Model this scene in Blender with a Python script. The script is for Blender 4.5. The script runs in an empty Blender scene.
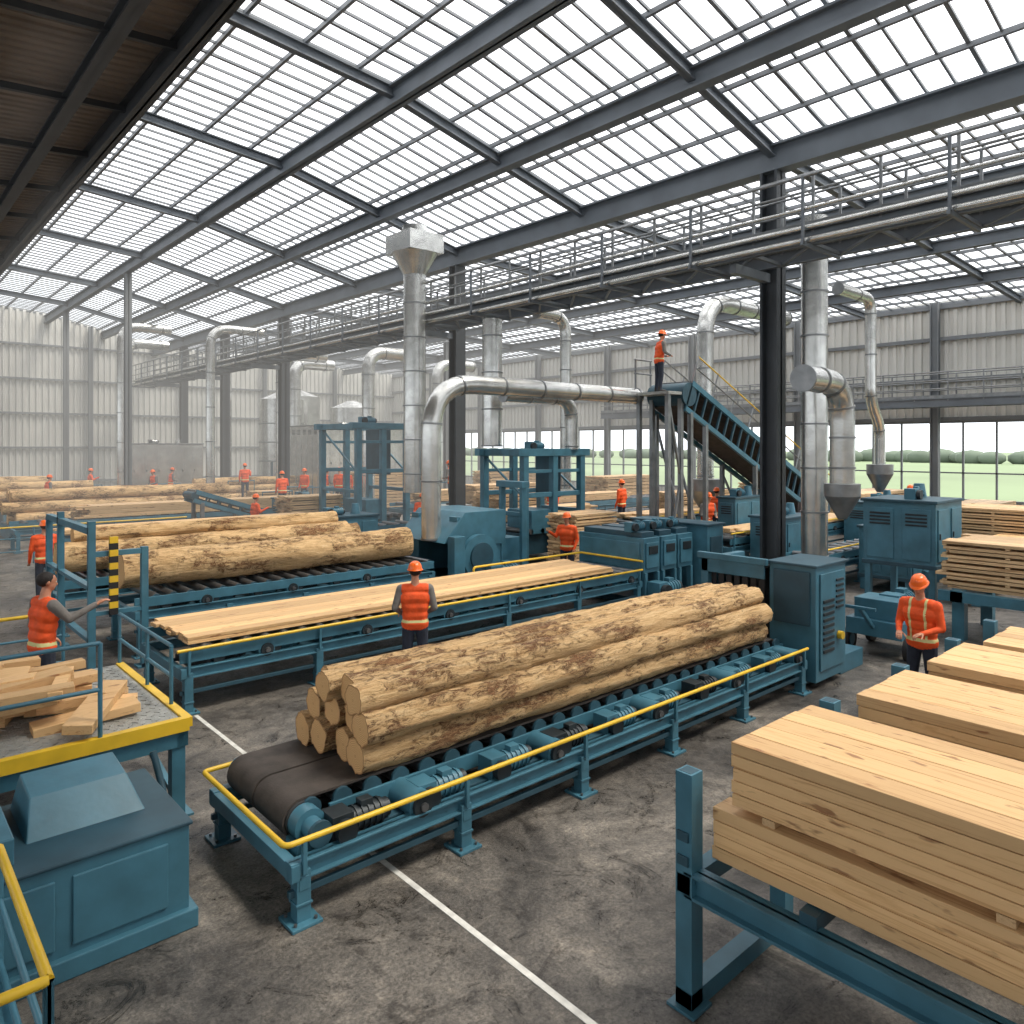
import bpy, math, random
import numpy as np
from mathutils import Vector, Matrix, noise
random.seed(7)
V=Vector
def S(r,g,b):
    def f(c):
        c/=255.0
        return c/12.92 if c<=0.04045 else ((c+0.055)/1.055)**2.4
    return (f(r),f(g),f(b))
MATS={}
def newmat(name):
    m=bpy.data.materials.new(name); m.use_nodes=True
    nt=m.node_tree; b=nt.nodes['Principled BSDF']; MATS[name]=m
    return m,nt,b
def N(nt,t,**k):
    n=nt.nodes.new(t)
    for a,v in k.items():
        if hasattr(n,a) and a not in n.inputs: setattr(n,a,v)
        else: n.inputs[a].default_value=v
    return n
def ramp(nt,stops):
    r=nt.nodes.new('ShaderNodeValToRGB'); e=r.color_ramp.elements
    while len(e)<len(stops): e.new(0.5)
    for i,(p,c) in enumerate(stops):
        e[i].position=p; e[i].color=(c[0],c[1],c[2],1)
    return r
def coords(nt,scale=(1,1,1)):
    tc=nt.nodes.new('ShaderNodeTexCoord'); mp=nt.nodes.new('ShaderNodeMapping')
    mp.inputs['Scale'].default_value=scale
    nt.links.new(tc.outputs['Object'],mp.inputs['Vector']); return mp
def pm(name,c,rough=.5,metal=0,var=.18,scale=2.5,bump=0,bscale=30,stretch=(1,1,1)):
    m,nt,b=newmat(name); L=nt.links
    mp=coords(nt,stretch)
    n=N(nt,'ShaderNodeTexNoise'); n.inputs['Scale'].default_value=scale; n.inputs['Detail'].default_value=6
    L.new(mp.outputs[0],n.inputs['Vector'])
    lo=tuple(x*(1-var) for x in c); hi=tuple(min(1,x*(1+var)) for x in c)
    r=ramp(nt,[(.3,lo),(.7,hi)]); L.new(n.outputs['Fac'],r.inputs[0]); L.new(r.outputs[0],b.inputs['Base Color'])
    b.inputs['Roughness'].default_value=rough; b.inputs['Metallic'].default_value=metal
    if bump:
        n2=N(nt,'ShaderNodeTexNoise'); n2.inputs['Scale'].default_value=bscale; n2.inputs['Detail'].default_value=4
        L.new(mp.outputs[0],n2.inputs['Vector'])
        bp=N(nt,'ShaderNodeBump'); bp.inputs['Strength'].default_value=bump; bp.inputs['Distance'].default_value=.02
        L.new(n2.outputs['Fac'],bp.inputs['Height']); L.new(bp.outputs[0],b.inputs['Normal'])
    return m
pm('teal_paint',S(62,108,126),.42,0,.2,3,.05,25)
pm('teal_dark',S(40,72,86),.5,0,.2,3)
pm('yellow_paint',S(214,176,44),.45,0,.12,4)
pm('steel_struct',S(98,105,112),.55,.1,.15,1.2)
pm('steel_col',S(54,59,64),.5,.1,.2,1.5)
pm('steel_roofdark',S(56,58,60),.6,.1,.2,1)
pm('sheet_dark',S(122,112,104),.7,0,.2,.6)
pm('galv',S(196,197,194),.27,.85,.16,3,.1,9)
pm('galv_dark',S(132,135,137),.38,.7,.2,4)
pm('belt_rubber',S(60,54,50),.75,0,.35,6,.1,60)
pm('roller_steel',S(110,112,114),.35,.7,.25,6)
pm('motor_dark',S(36,45,50),.5,.2,.3,6)
pm('sheet_wall',S(190,190,185),.55,0,.09,.35)
pm('wall_trim',S(108,113,117),.6,0,.1,1)
pm('glazing_bar',S(112,116,120),.5,.1,.1,1)
pm('black_rubber',S(28,28,30),.6,0,.2,8)
pm('white_paint',S(205,205,200),.6,0,.2,9)
pm('skin',S(186,130,102),.55,0,.08,12)
pm('orange_hivis',S(234,86,30),.75,0,.16,9,.6,14)
pm('orange_helmet',S(238,104,30),.3,0,.04,5)
pm('reflective',S(210,204,140),.4,0,.06,20)
pm('sleeve_grey',S(116,112,108),.85,0,.15,9,.6,14)
pm('trouser_navy',S(40,46,60),.85,0,.2,9,.6,12)
pm('boot_black',S(34,30,28),.6,0,.2,9)
pm('hair_dark',S(30,24,22),.7,0,.3,30,.4,60)
pm('eye_white',S(230,225,220),.3,0,.02)
pm('lip',S(150,80,72),.5,0,.05)
pm('field_green',S(108,124,92),.95,0,.2,.02)
pm('tree_green',S(98,110,96),.95,0,.25,.1)
pm('grate_floor',S(164,166,163),.42,.3,.2,10,.5,60)
def woodmat(name,pale,tan,dark,rough=.6,gs=(.8,20,20),kn=.68):
    m,nt,b=newmat(name); L=nt.links
    mp=coords(nt,gs)
    at=nt.nodes.new('ShaderNodeAttribute'); at.attribute_name='rnd'
    add=nt.nodes.new('ShaderNodeVectorMath'); add.operation='MULTIPLY_ADD'
    cx=nt.nodes.new('ShaderNodeCombineXYZ')
    for i in range(3): L.new(at.outputs['Fac'],cx.inputs[i])
    add.inputs[1].default_value=(37,53,91); L.new(cx.outputs[0],add.inputs[0]); L.new(mp.outputs[0],add.inputs[2])
    n=N(nt,'ShaderNodeTexNoise'); n.inputs['Scale'].default_value=1; n.inputs['Detail'].default_value=7; n.inputs['Roughness'].default_value=.65; n.inputs['Distortion'].default_value=1.0
    L.new(add.outputs[0],n.inputs['Vector'])
    r=ramp(nt,[(.32,tan),(.45,pale),(.55,pale),(.64,tuple(x*.5+y*.5 for x,y in zip(pale,tan))),(.7,tan)])
    L.new(n.outputs['Fac'],r.inputs[0])
    mr=N(nt,'ShaderNodeMapRange'); mr.inputs['To Min'].default_value=.68; mr.inputs['To Max'].default_value=1.08
    L.new(at.outputs['Fac'],mr.inputs['Value'])
    hm=nt.nodes.new('ShaderNodeVectorMath'); hm.operation='SCALE'
    L.new(r.outputs[0],hm.inputs[0]); L.new(mr.outputs[0],hm.inputs['Scale'])
    out=hm.outputs[0]
    mp2=coords(nt,(4.2,15,15)); ad2=nt.nodes.new('ShaderNodeVectorMath'); ad2.operation='MULTIPLY_ADD'
    ad2.inputs[1].default_value=(17,29,41); L.new(cx.outputs[0],ad2.inputs[0]); L.new(mp2.outputs[0],ad2.inputs[2])
    n3=N(nt,'ShaderNodeTexNoise'); n3.inputs['Scale'].default_value=1; n3.inputs['Detail'].default_value=3
    L.new(ad2.outputs[0],n3.inputs['Vector'])
    r3=ramp(nt,[(kn-.04,(0,0,0)),(kn+.03,(.75,.75,.75))]); L.new(n3.outputs['Fac'],r3.inputs[0])
    mx=nt.nodes.new('ShaderNodeMix'); mx.data_type='RGBA'
    L.new(r3.outputs[0],mx.inputs['Factor']); L.new(out,mx.inputs['A']); mx.inputs['B'].default_value=(*dark,1)
    L.new(mx.outputs['Result'],b.inputs['Base Color']); b.inputs['Roughness'].default_value=rough
    bp=N(nt,'ShaderNodeBump'); bp.inputs['Strength'].default_value=.25; bp.inputs['Distance'].default_value=.01
    L.new(n.outputs['Fac'],bp.inputs['Height']); L.new(bp.outputs[0],b.inputs['Normal'])
woodmat('lumber',S(226,186,134),S(192,144,92),S(126,76,42))
woodmat('lumber_rough',S(212,178,134),S(162,124,84),S(94,62,38))
def logmat():
    m,nt,b=newmat('log_side'); L=nt.links
    at=nt.nodes.new('ShaderNodeAttribute'); at.attribute_name='rnd'
    cx=nt.nodes.new('ShaderNodeCombineXYZ')
    for i in range(3): L.new(at.outputs['Fac'],cx.inputs[i])
    def nz(sc,det,ro,dist=0):
        mp=coords(nt,sc); ad=nt.nodes.new('ShaderNodeVectorMath'); ad.operation='MULTIPLY_ADD'; ad.inputs[1].default_value=(37,53,91)
        L.new(cx.outputs[0],ad.inputs[0]); L.new(mp.outputs[0],ad.inputs[2])
        n=N(nt,'ShaderNodeTexNoise'); n.inputs['Scale'].default_value=1; n.inputs['Detail'].default_value=det; n.inputs['Roughness'].default_value=ro; n.inputs['Distortion'].default_value=dist
        L.new(ad.outputs[0],n.inputs['Vector']); return n
    st=nz((2.2,34,34),8,.8,.6); mk=nz((6,15,15),10,.88,.8); br=nz((12,40,40),9,.8); big=nz((1.3,3,3),3,.5)
    r=ramp(nt,[(.3,S(158,112,68)),(.42,S(208,166,114)),(.54,S(232,196,144)),(.7,S(240,212,166))]); L.new(st.outputs['Fac'],r.inputs[0])
    rb=ramp(nt,[(.36,S(88,58,36)),(.47,S(132,92,58)),(.57,S(176,132,90)),(.68,S(216,176,128))]); L.new(br.outputs['Fac'],rb.inputs[0])
    am=N(nt,'ShaderNodeMath',operation='MULTIPLY_ADD'); L.new(big.outputs['Fac'],am.inputs[0]); am.inputs[1].default_value=.4; L.new(mk.outputs['Fac'],am.inputs[2])
    rm=ramp(nt,[(.725,(0,0,0)),(.765,(1,1,1))]); L.new(am.outputs[0],rm.inputs[0])
    mx=nt.nodes.new('ShaderNodeMix'); mx.data_type='RGBA'
    L.new(rm.outputs[0],mx.inputs['Factor']); L.new(r.outputs[0],mx.inputs['A']); L.new(rb.outputs[0],mx.inputs['B'])
    L.new(mx.outputs['Result'],b.inputs['Base Color']); b.inputs['Roughness'].default_value=.8
    ad=N(nt,'ShaderNodeMath',operation='MULTIPLY_ADD'); L.new(rm.outputs[0],ad.inputs[0]); ad.inputs[1].default_value=.4; L.new(br.outputs['Fac'],ad.inputs[2])
    a2=N(nt,'ShaderNodeMath',operation='ADD'); L.new(ad.outputs[0],a2.inputs[0]); L.new(st.outputs['Fac'],a2.inputs[1])
    bp=N(nt,'ShaderNodeBump'); bp.inputs['Strength'].default_value=1; bp.inputs['Distance'].default_value=.035
    L.new(a2.outputs[0],bp.inputs['Height']); L.new(bp.outputs[0],b.inputs['Normal'])
    m,nt,b=newmat('log_end'); L=nt.links
    at=nt.nodes.new('ShaderNodeAttribute'); at.attribute_name='ringr'
    mu=N(nt,'ShaderNodeMath',operation='MULTIPLY'); mu.inputs[1].default_value=62; L.new(at.outputs['Fac'],mu.inputs[0])
    si=N(nt,'ShaderNodeMath',operation='SINE'); L.new(mu.outputs[0],si.inputs[0])
    r=ramp(nt,[(0,S(200,154,100)),(.8,S(228,188,136))]); L.new(si.outputs[0],r.inputs[0])
    r2=ramp(nt,[(0,(.78,.72,.66)),(.12,(1,1,1)),(.9,(1,1,1)),(.96,(.5,.4,.32))]); L.new(at.outputs['Fac'],r2.inputs[0])
    mx=nt.nodes.new('ShaderNodeMix'); mx.data_type='RGBA'; mx.blend_type='MULTIPLY'; mx.inputs['Factor'].default_value=1
    L.new(r.outputs[0],mx.inputs['A']); L.new(r2.outputs[0],mx.inputs['B']); L.new(mx.outputs['Result'],b.inputs['Base Color'])
    b.inputs['Roughness'].default_value=.8
logmat()
def floormat():
    m,nt,b=newmat('concrete_floor'); L=nt.links; mp=coords(nt)
    def nz(s,d,ro=.6,di=0):
        n=N(nt,'ShaderNodeTexNoise'); n.inputs['Scale'].default_value=s; n.inputs['Detail'].default_value=d; n.inputs['Roughness'].default_value=ro; n.inputs['Distortion'].default_value=di
        L.new(mp.outputs[0],n.inputs['Vector']); return n
    a=nz(.55,9,.72,.6); c=nz(6,10,.85,.4); d=nz(38,5,.8); e=nz(1.5,10,.85,1.4); f=nz(.9,6,.7,2.0)
    r=ramp(nt,[(.34,S(54,52,50)),(.45,S(82,79,76)),(.55,S(104,100,95)),(.68,S(142,136,128))]); L.new(a.outputs['Fac'],r.inputs[0])
    r2=ramp(nt,[(.38,(.45,.44,.43)),(.47,(.9,.9,.9)),(.55,(1.05,1.04,1.02)),(.66,(1.55,1.5,1.44))]); L.new(c.outputs['Fac'],r2.inputs[0])
    r4=ramp(nt,[(.40,(.42,.41,.4)),(.46,(.95,.95,.95)),(.58,(1,1,1)),(.66,(1.5,1.45,1.36))]); L.new(e.outputs['Fac'],r4.inputs[0])
    r5=ramp(nt,[(.38,(.6,.6,.6)),(.62,(1.4,1.4,1.4))]); L.new(d.outputs['Fac'],r5.inputs[0])
    r6=ramp(nt,[(.36,(.55,.54,.53)),(.42,(1.05,1.05,1.04))]); L.new(f.outputs['Fac'],r6.inputs[0])
    cur=r.outputs[0]
    for q in(r2,r4,r5,r6):
        mx=nt.nodes.new('ShaderNodeMix'); mx.data_type='RGBA'; mx.blend_type='MULTIPLY'; mx.inputs['Factor'].default_value=1
        L.new(cur,mx.inputs['A']); L.new(q.outputs[0],mx.inputs['B']); cur=mx.outputs['Result']
    L.new(cur,b.inputs['Base Color'])
    mr=N(nt,'ShaderNodeMapRange'); mr.inputs['From Min'].default_value=.38; mr.inputs['From Max'].default_value=.6
    mr.inputs['To Min'].default_value=.24; mr.inputs['To Max'].default_value=.62
    L.new(e.outputs['Fac'],mr.inputs['Value']); L.new(mr.outputs[0],b.inputs['Roughness'])
    bp=N(nt,'ShaderNodeBump'); bp.inputs['Strength'].default_value=.5; bp.inputs['Distance'].default_value=.012
    ad=N(nt,'ShaderNodeMath',operation='ADD'); L.new(c.outputs['Fac'],ad.inputs[0]); L.new(d.outputs['Fac'],ad.inputs[1])
    L.new(ad.outputs[0],bp.inputs['Height']); L.new(bp.outputs[0],b.inputs['Normal'])
floormat()

def frame(d):
    z=d.normalized(); up=V((0,0,1)) if abs(z.z)<.95 else V((0,1,0))
    x=up.cross(z).normalized(); y=z.cross(x); return x,y,z
class MB:
    def __init__(s): s.v=[];s.f=[];s.m=[];s.r=[];s.sm=[];s.rr=[];s.rnd=.5
    def add(s,vs,fs,m,smooth=False,rr=None):
        o=len(s.v); s.v+= [tuple(v) for v in vs]; s.rr+= rr if rr else [0.0]*len(vs)
        for f in fs:
            s.f.append(tuple(i+o for i in f)); s.m.append(m); s.sm.append(smooth); s.r.append(s.rnd)
    def box(s,c,size,m,rot=None):
        hx,hy,hz=size[0]/2,size[1]/2,size[2]/2; c=V(c)
        vs=[V((x,y,z)) for x in(-hx,hx) for y in(-hy,hy) for z in(-hz,hz)]
        if rot is not None: vs=[rot@v for v in vs]
        s.add([v+c for v in vs],[(0,1,3,2),(4,6,7,5),(0,4,5,1),(2,3,7,6),(0,2,6,4),(1,5,7,3)],m)
    def b2(s,x0,x1,y0,y1,z0,z1,m): s.box(((x0+x1)/2,(y0+y1)/2,(z0+z1)/2),(abs(x1-x0),abs(y1-y0),abs(z1-z0)),m)
    def bar(s,p0,p1,w,h,m):
        p0=V(p0);p1=V(p1);x,y,z=frame(p1-p0)
        vs=[p+x*(a*w/2)+y*(b*h/2) for p in(p0,p1) for a,b in((-1,-1),(1,-1),(1,1),(-1,1))]
        s.add(vs,[(3,2,1,0),(4,5,6,7),(0,1,5,4),(1,2,6,5),(2,3,7,6),(3,0,4,7)],m)
    def ibeam(s,p0,p1,w,h,t,m):
        p0=V(p0);p1=V(p1);x,y,z=frame(p1-p0)
        s.bar(p0,p1,t,h,m)
        for k in(-1,1): o=y*(k*(h/2-t/2)); s.bar(p0+o,p1+o,w,t,m)
    def cyl(s,p0,p1,r0,m,r1=None,n=16,caps=True):
        if r1 is None:r1=r0
        p0=V(p0);p1=V(p1);x,y,z=frame(p1-p0); vs=[]
        for p,r in((p0,r0),(p1,r1)):
            for i in range(n):
                a=2*math.pi*i/n; vs.append(p+x*(math.cos(a)*r)+y*(math.sin(a)*r))
        s.add(vs,[(i,(i+1)%n,n+(i+1)%n,n+i) for i in range(n)],m,True)
        if caps:
            s.add(vs[:n],[tuple(range(n))[::-1]],m); s.add(vs[n:],[tuple(range(n))],m)
    def tube(s,pts,r,m,n=16,bend=0,rings=0,rm=None):
        pts=[V(p) for p in pts]; out=[pts[0]]
        for i in range(1,len(pts)-1):
            a,b,c=pts[i-1],pts[i],pts[i+1]
            if bend<=0: out.append(b); continue
            d1=(a-b).normalized(); d2=(c-b).normalized(); k=min(bend,(a-b).length*.49,(c-b).length*.49)
            q0=b+d1*k;q1=b+d2*k
            for j in range(9):
                t=j/8; out.append(q0*(1-t)**2+b*2*t*(1-t)+q1*t*t)
        out.append(pts[-1]); P=out; vs=[]
        t=(P[1]-P[0]).normalized(); x,y,_=frame(t); pt=t
        for i,p in enumerate(P):
            if i==0: t=(P[1]-P[0]).normalized()
            elif i==len(P)-1: t=(P[i]-P[i-1]).normalized()
            else: t=((P[i]-P[i-1]).normalized()+(P[i+1]-P[i]).normalized()).normalized()
            q=pt.rotation_difference(t); x=q@x; y=q@y; pt=t
            for j in range(n):
                a=2*math.pi*j/n; vs.append(p+x*(math.cos(a)*r)+y*(math.sin(a)*r))
        fs=[(i*n+j,i*n+(j+1)%n,(i+1)*n+(j+1)%n,(i+1)*n+j) for i in range(len(P)-1) for j in range(n)]
        s.add(vs,fs,m,True); s.add(vs[:n],[tuple(range(n))[::-1]],m); s.add(vs[-n:],[tuple(range(n))],m)
        if rings:
            acc=0
            for i in range(len(P)-1):
                L=(P[i+1]-P[i]).length; d=(P[i+1]-P[i]).normalized() if L>1e-6 else None
                while d is not None and acc<L:
                    q=P[i]+d*acc; s.cyl(q-d*.02,q+d*.02,r*1.08,rm or m,n=n); acc+=rings
                acc-=L
    def sphere(s,c,rad,m,n=14,k=9,rot=None,half=False):
        c=V(c); rad=(rad,)*3 if not hasattr(rad,'__len__') else rad
        vs=[];ra=range(k+1)
        for i in ra:
            ph=(math.pi/2*i/k if half else math.pi*i/k)
            for j in range(n):
                a=2*math.pi*j/n
                v=V((rad[0]*math.sin(ph)*math.cos(a),rad[1]*math.sin(ph)*math.sin(a),rad[2]*math.cos(ph)))
                if rot is not None: v=rot@v
                vs.append(c+v)
        s.add(vs,[(i*n+j,(i+1)*n+j,(i+1)*n+(j+1)%n,i*n+(j+1)%n) for i in range(k) for j in range(n)],m,True)
    def capsule(s,p0,p1,r0,r1,m,n=12):
        p0=V(p0);p1=V(p1)
        if (p1-p0).length<1e-5: p1=p0+V((0,0,1e-3))
        x,y,z=frame(p1-p0); prof=[]
        for i in range(1,6): a=math.pi/2*i/5; prof.append((p0-z*(r0*math.cos(a)),r0*math.sin(a)))
        for i in range(0,5): a=math.pi/2*i/5; prof.append((p1+z*(r1*math.sin(a)),r1*math.cos(a)))
        vs=[p0-z*r0]
        for p,r in prof:
            for j in range(n):
                a=2*math.pi*j/n; vs.append(p+x*(math.cos(a)*r)+y*(math.sin(a)*r))
        vs.append(p1+z*r1); K=len(prof); fs=[]
        for j in range(n):
            fs.append((0,1+(j+1)%n,1+j)); fs.append((1+(K-1)*n+j,1+(K-1)*n+(j+1)%n,len(vs)-1))
        for i in range(K-1):
            for j in range(n): fs.append((1+i*n+j,1+i*n+(j+1)%n,1+(i+1)*n+(j+1)%n,1+(i+1)*n+j))
        s.add(vs,fs,m,True)
    def mesh(s,name,origin=V((0,0,0))):
        me=bpy.data.meshes.new(name)
        me.from_pydata([(v[0]-origin[0],v[1]-origin[1],v[2]-origin[2]) for v in s.v],[],s.f)
        names=[]; idx=[]
        for m in s.m:
            if m not in names: names.append(m)
            idx.append(names.index(m))
        for nme in names: me.materials.append(MATS[nme])
        me.polygons.foreach_set('material_index',idx); me.polygons.foreach_set('use_smooth',s.sm)
        a=me.attributes.new('rnd','FLOAT','FACE'); a.data.foreach_set('value',s.r)
        a=me.attributes.new('ringr','FLOAT','POINT'); a.data.foreach_set('value',s.rr)
        me.update(); return me
    def obj(s,name,bevel=0,recenter=True,loc=None,rz=0):
        if loc is None:
            if recenter:
                xs=[v[0] for v in s.v];ys=[v[1] for v in s.v];zs=[v[2] for v in s.v]
                o=V(((min(xs)+max(xs))/2,(min(ys)+max(ys))/2,min(zs)))
            else:o=V((0,0,0))
            me=s.mesh(name,o); ob=bpy.data.objects.new(name,me); ob.location=o
        else:
            me=s.mesh(name); ob=bpy.data.objects.new(name,me); ob.location=loc; ob.rotation_euler[2]=rz
        bpy.context.scene.collection.objects.link(ob)
        if bevel:
            b=ob.modifiers.new('bevel','BEVEL'); b.width=bevel; b.segments=2; b.limit_method='ANGLE'; b.angle_limit=.9
        return ob
T='teal_paint'; TD='teal_dark'; Y='yellow_paint'

# ================= SHELL =================
X0,X1,Y0,Y1=-8.0,36.0,-8.0,56.0
def roofz(x):
    pts=[(-8,11.2),(5.4,12.35),(9.5,12.0),(16,10.55),(36,9.75)]
    for (a,za),(b,zb) in zip(pts,pts[1:]):
        if x<=b: return za+(zb-za)*(x-a)/(b-a)
    return pts[-1][1]
m=MB(); m.b2(X0,X1,Y0,Y1,-.2,0,'concrete_floor'); m.obj('floor',recenter=False)
m=MB()
m.b2(3.325,3.375,-2,9.9,0,.005,'white_paint'); m.obj('floor_marking_line')
def sheet(m,p0,p1,z0,z1,inn,mat,pitch=.36,dep=.08):
    inn=V((inn[0],inn[1],0))
    p0=V((p0[0],p0[1],0))+inn*.03;p1=V((p1[0],p1[1],0))+inn*.03; d=p1-p0; L=d.length; d.normalize()
    pr=[];t=0
    while t<L:
        for a,h in((0,0),(.1,1),(.5,1),(.6,0)):
            if t+a*pitch<L: pr.append((t+a*pitch,h))
        t+=pitch
    pr.append((L,0)); vs=[]
    for a,h in pr:
        q=p0+d*a+inn*(h*dep); zt=z1(q) if callable(z1) else z1
        vs+= [V((q.x,q.y,z0)),V((q.x,q.y,zt))]
    m.add(vs,[(2*i,2*i+2,2*i+3,2*i+1) for i in range(len(pr)-1)],mat)
m=MB(); sheet(m,(X0,Y1),(X1,Y1),0,lambda q:roofz(q.x)+.1,(0,-1),'sheet_wall')
m.b2(X0,X1,Y1,Y1+.1,0,9.7,'sheet_wall')
for z in(1.2,3.4,5.6,7.8,10): m.b2(X0,X1 if z<9.7 else 20,Y1-.24,Y1-.12,z-.06,z+.06,'wall_trim')
for x in range(-6,36,6): m.ibeam((x,Y1-.4,0),(x,Y1-.4,roofz(x)),.25,.3,.04,'wall_trim')
m.obj('wall_north')
m=MB(); WZ0,WZ1=1.1,4.6
sheet(m,(X1,Y0),(X1,Y1),WZ1,9.9,(-1,0),'sheet_wall'); sheet(m,(X1,Y0),(X1,Y1),0,WZ0,(-1,0),'sheet_wall')
m.b2(X1-.02,X1+.1,Y0,Y1,0,WZ0,'sheet_wall'); m.b2(X1+.01,X1+.1,Y0,Y1,WZ1,9.9,'sheet_wall')
for z in(WZ1+.08,6.4,8.2,9.6): m.b2(X1-.24,X1-.12,Y0,Y1,z-.08,z+.08,'wall_trim')
for y in np.arange(-7,56,6.3): m.ibeam((X1-.4,y,0),(X1-.4,y,9.8),.28,.34,.05,'wall_trim')
m.obj('wall_east')
def winband(name,ax,c,a0,a1,z0,z1,step,mids):
    m=MB()
    def bx(a,b,zz0,zz1,w=.05):
        if ax=='x': m.b2(c-w,c+w,a,b,zz0,zz1,'wall_trim')
        else: m.b2(a,b,c-w,c+w,zz0,zz1,'wall_trim')
    bx(a0,a1,z0,z0+.1,.07); bx(a0,a1,z1-.1,z1,.07)
    for z in mids: bx(a0,a1,z,z+.06)
    a=a0
    while a<a1: bx(a-.035,a+.035,z0,z1); a+=step
    m.obj(name)
winband('window_1','x',X1-.03,Y0,Y1,WZ0,WZ1,1.26,(2.3,))
m=MB(); sheet(m,(X0,Y0),(X0,Y1),0,4,(1,0),'sheet_wall'); sheet(m,(X0,Y0),(X0,Y1),8.4,11.2,(1,0),'sheet_wall'); m.b2(X0-.1,X0,Y0,Y1,0,4,'sheet_wall'); m.b2(X0-.1,X0,Y0,Y1,8.4,11.2,'sheet_wall')
m.obj('wall_west')
winband('fill_opening_west','x',X0,Y0,Y1,4,8.4,1.6,(6.2,))  # unseen opening, added to let fill light in from behind the camera
m=MB(); sheet(m,(X0,Y0),(X1,Y0),0,5,(0,1),'sheet_wall'); sheet(m,(X0,Y0),(X1,Y0),8.4,lambda q:roofz(q.x)+.1,(0,1),'sheet_wall'); m.b2(X0,X1,Y0-.1,Y0,0,5,'sheet_wall'); m.b2(X0,X1,Y0-.1,Y0,8.4,9.7,'sheet_wall'); m.obj('wall_south')
winband('fill_opening_south','y',Y0,X0,X1,5,8.4,1.6,(6.6,))  # south band is likewise added out of view to brighten the foreground
m=MB(); vs=[]; y=Y0
XE=5.4
prof=[]
while y<Y1:
    for a,h in((0,0),(.3,0),(.4,.05),(.9,.05)): prof.append((y+a*.34,h))
    y+=.34
for a,h in prof: vs+=[V((X0,a,11.2+h)),V((XE,a,12.35+h))]
m.add(vs,[(2*i,2*i+1,2*i+3,2*i+2) for i in range(len(prof)-1)],'sheet_dark')
m.obj('ceiling')
m=MB()
for x in(5.3,4.0,1.6,-1.2,-4.2): m.ibeam((x,Y0,roofz(x)-.35),(x,Y1,roofz(x)-.35),.3,.55 if x>5 else .35,.05,'steel_roofdark')
for y in np.arange(-3.2,56,4.0): m.bar((X0,y,11.05),(XE,y,12.15),.12,.16,'steel_roofdark')
m.obj('roof_truss_dark')
m=MB()
nx=XE+.6
while nx<=36.01: m.bar((nx,Y0,roofz(nx)),(nx,Y1,roofz(nx)),.075,.1,'glazing_bar'); nx+=1.3
y=Y0;k=0
while y<=Y1:
    w_=.045 if k%3 else .075
    for a,b in((5.4,9.5),(9.5,16),(16,36)): m.bar((a,y,roofz(a)+.04),(b,y,roofz(b)+.04),w_,.06,'glazing_bar')
    y+=.52;k+=1
m.obj('roof_glazing_bars')
GX=[(9.5,.5,.3),(12.8,.45,.28),(16,.62,.34),(21,.4,.25),(26,.4,.25),(31,.4,.25)]
for x,h,w in GX:
    m=MB(); m.ibeam((x,Y0,roofz(x)-.08-h/2),(x,Y1,roofz(x)-.08-h/2),w,h,.05,'steel_struct'); m.obj('roof_girder')
CY=[-4,8.8,20.8,34.8,42.5,49.5]
m=MB()
for y in CY+[14.8,27.8]:
    for a,b in((5.4,9.5),(9.5,16),(16,36)): m.ibeam((a,y,roofz(a)-.22),(b,y,roofz(b)-.22),.18,.26,.035,'steel_struct')
m.obj('roof_rafters')
for y in CY[1:]:
    m=MB(); m.ibeam((16,y,0),(16,y,roofz(16)-.72),.42,.42,.06,'steel_col'); m.b2(15.7,16.3,y-.3,y+.3,0,.05,'steel_col')
    m.obj('steel_column')
for x,y in((9.5,37),(9.5,50),(26,34.8),(5.3,54)):
    m=MB(); m.ibeam((x,y,0),(x,y,roofz(x)-.6),.28,.28,.04,'wall_trim'); m.b2(x-.22,x+.22,y-.22,y+.22,0,.04,'wall_trim'); m.obj('support_post')
m=MB(); m.b2(36.2,500,-300,400,-.6,-.4,'field_green'); m.obj('field_ground',recenter=False)
m=MB()
for i in range(120):
    y=-150+i*4+random.uniform(-1,1); r=random.uniform(1.8,2.8); m.sphere((190+random.uniform(-5,5),y,.8),(r,r*1.5,r*.8),'tree_green',8,5)
m.obj('tree_line')

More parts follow.
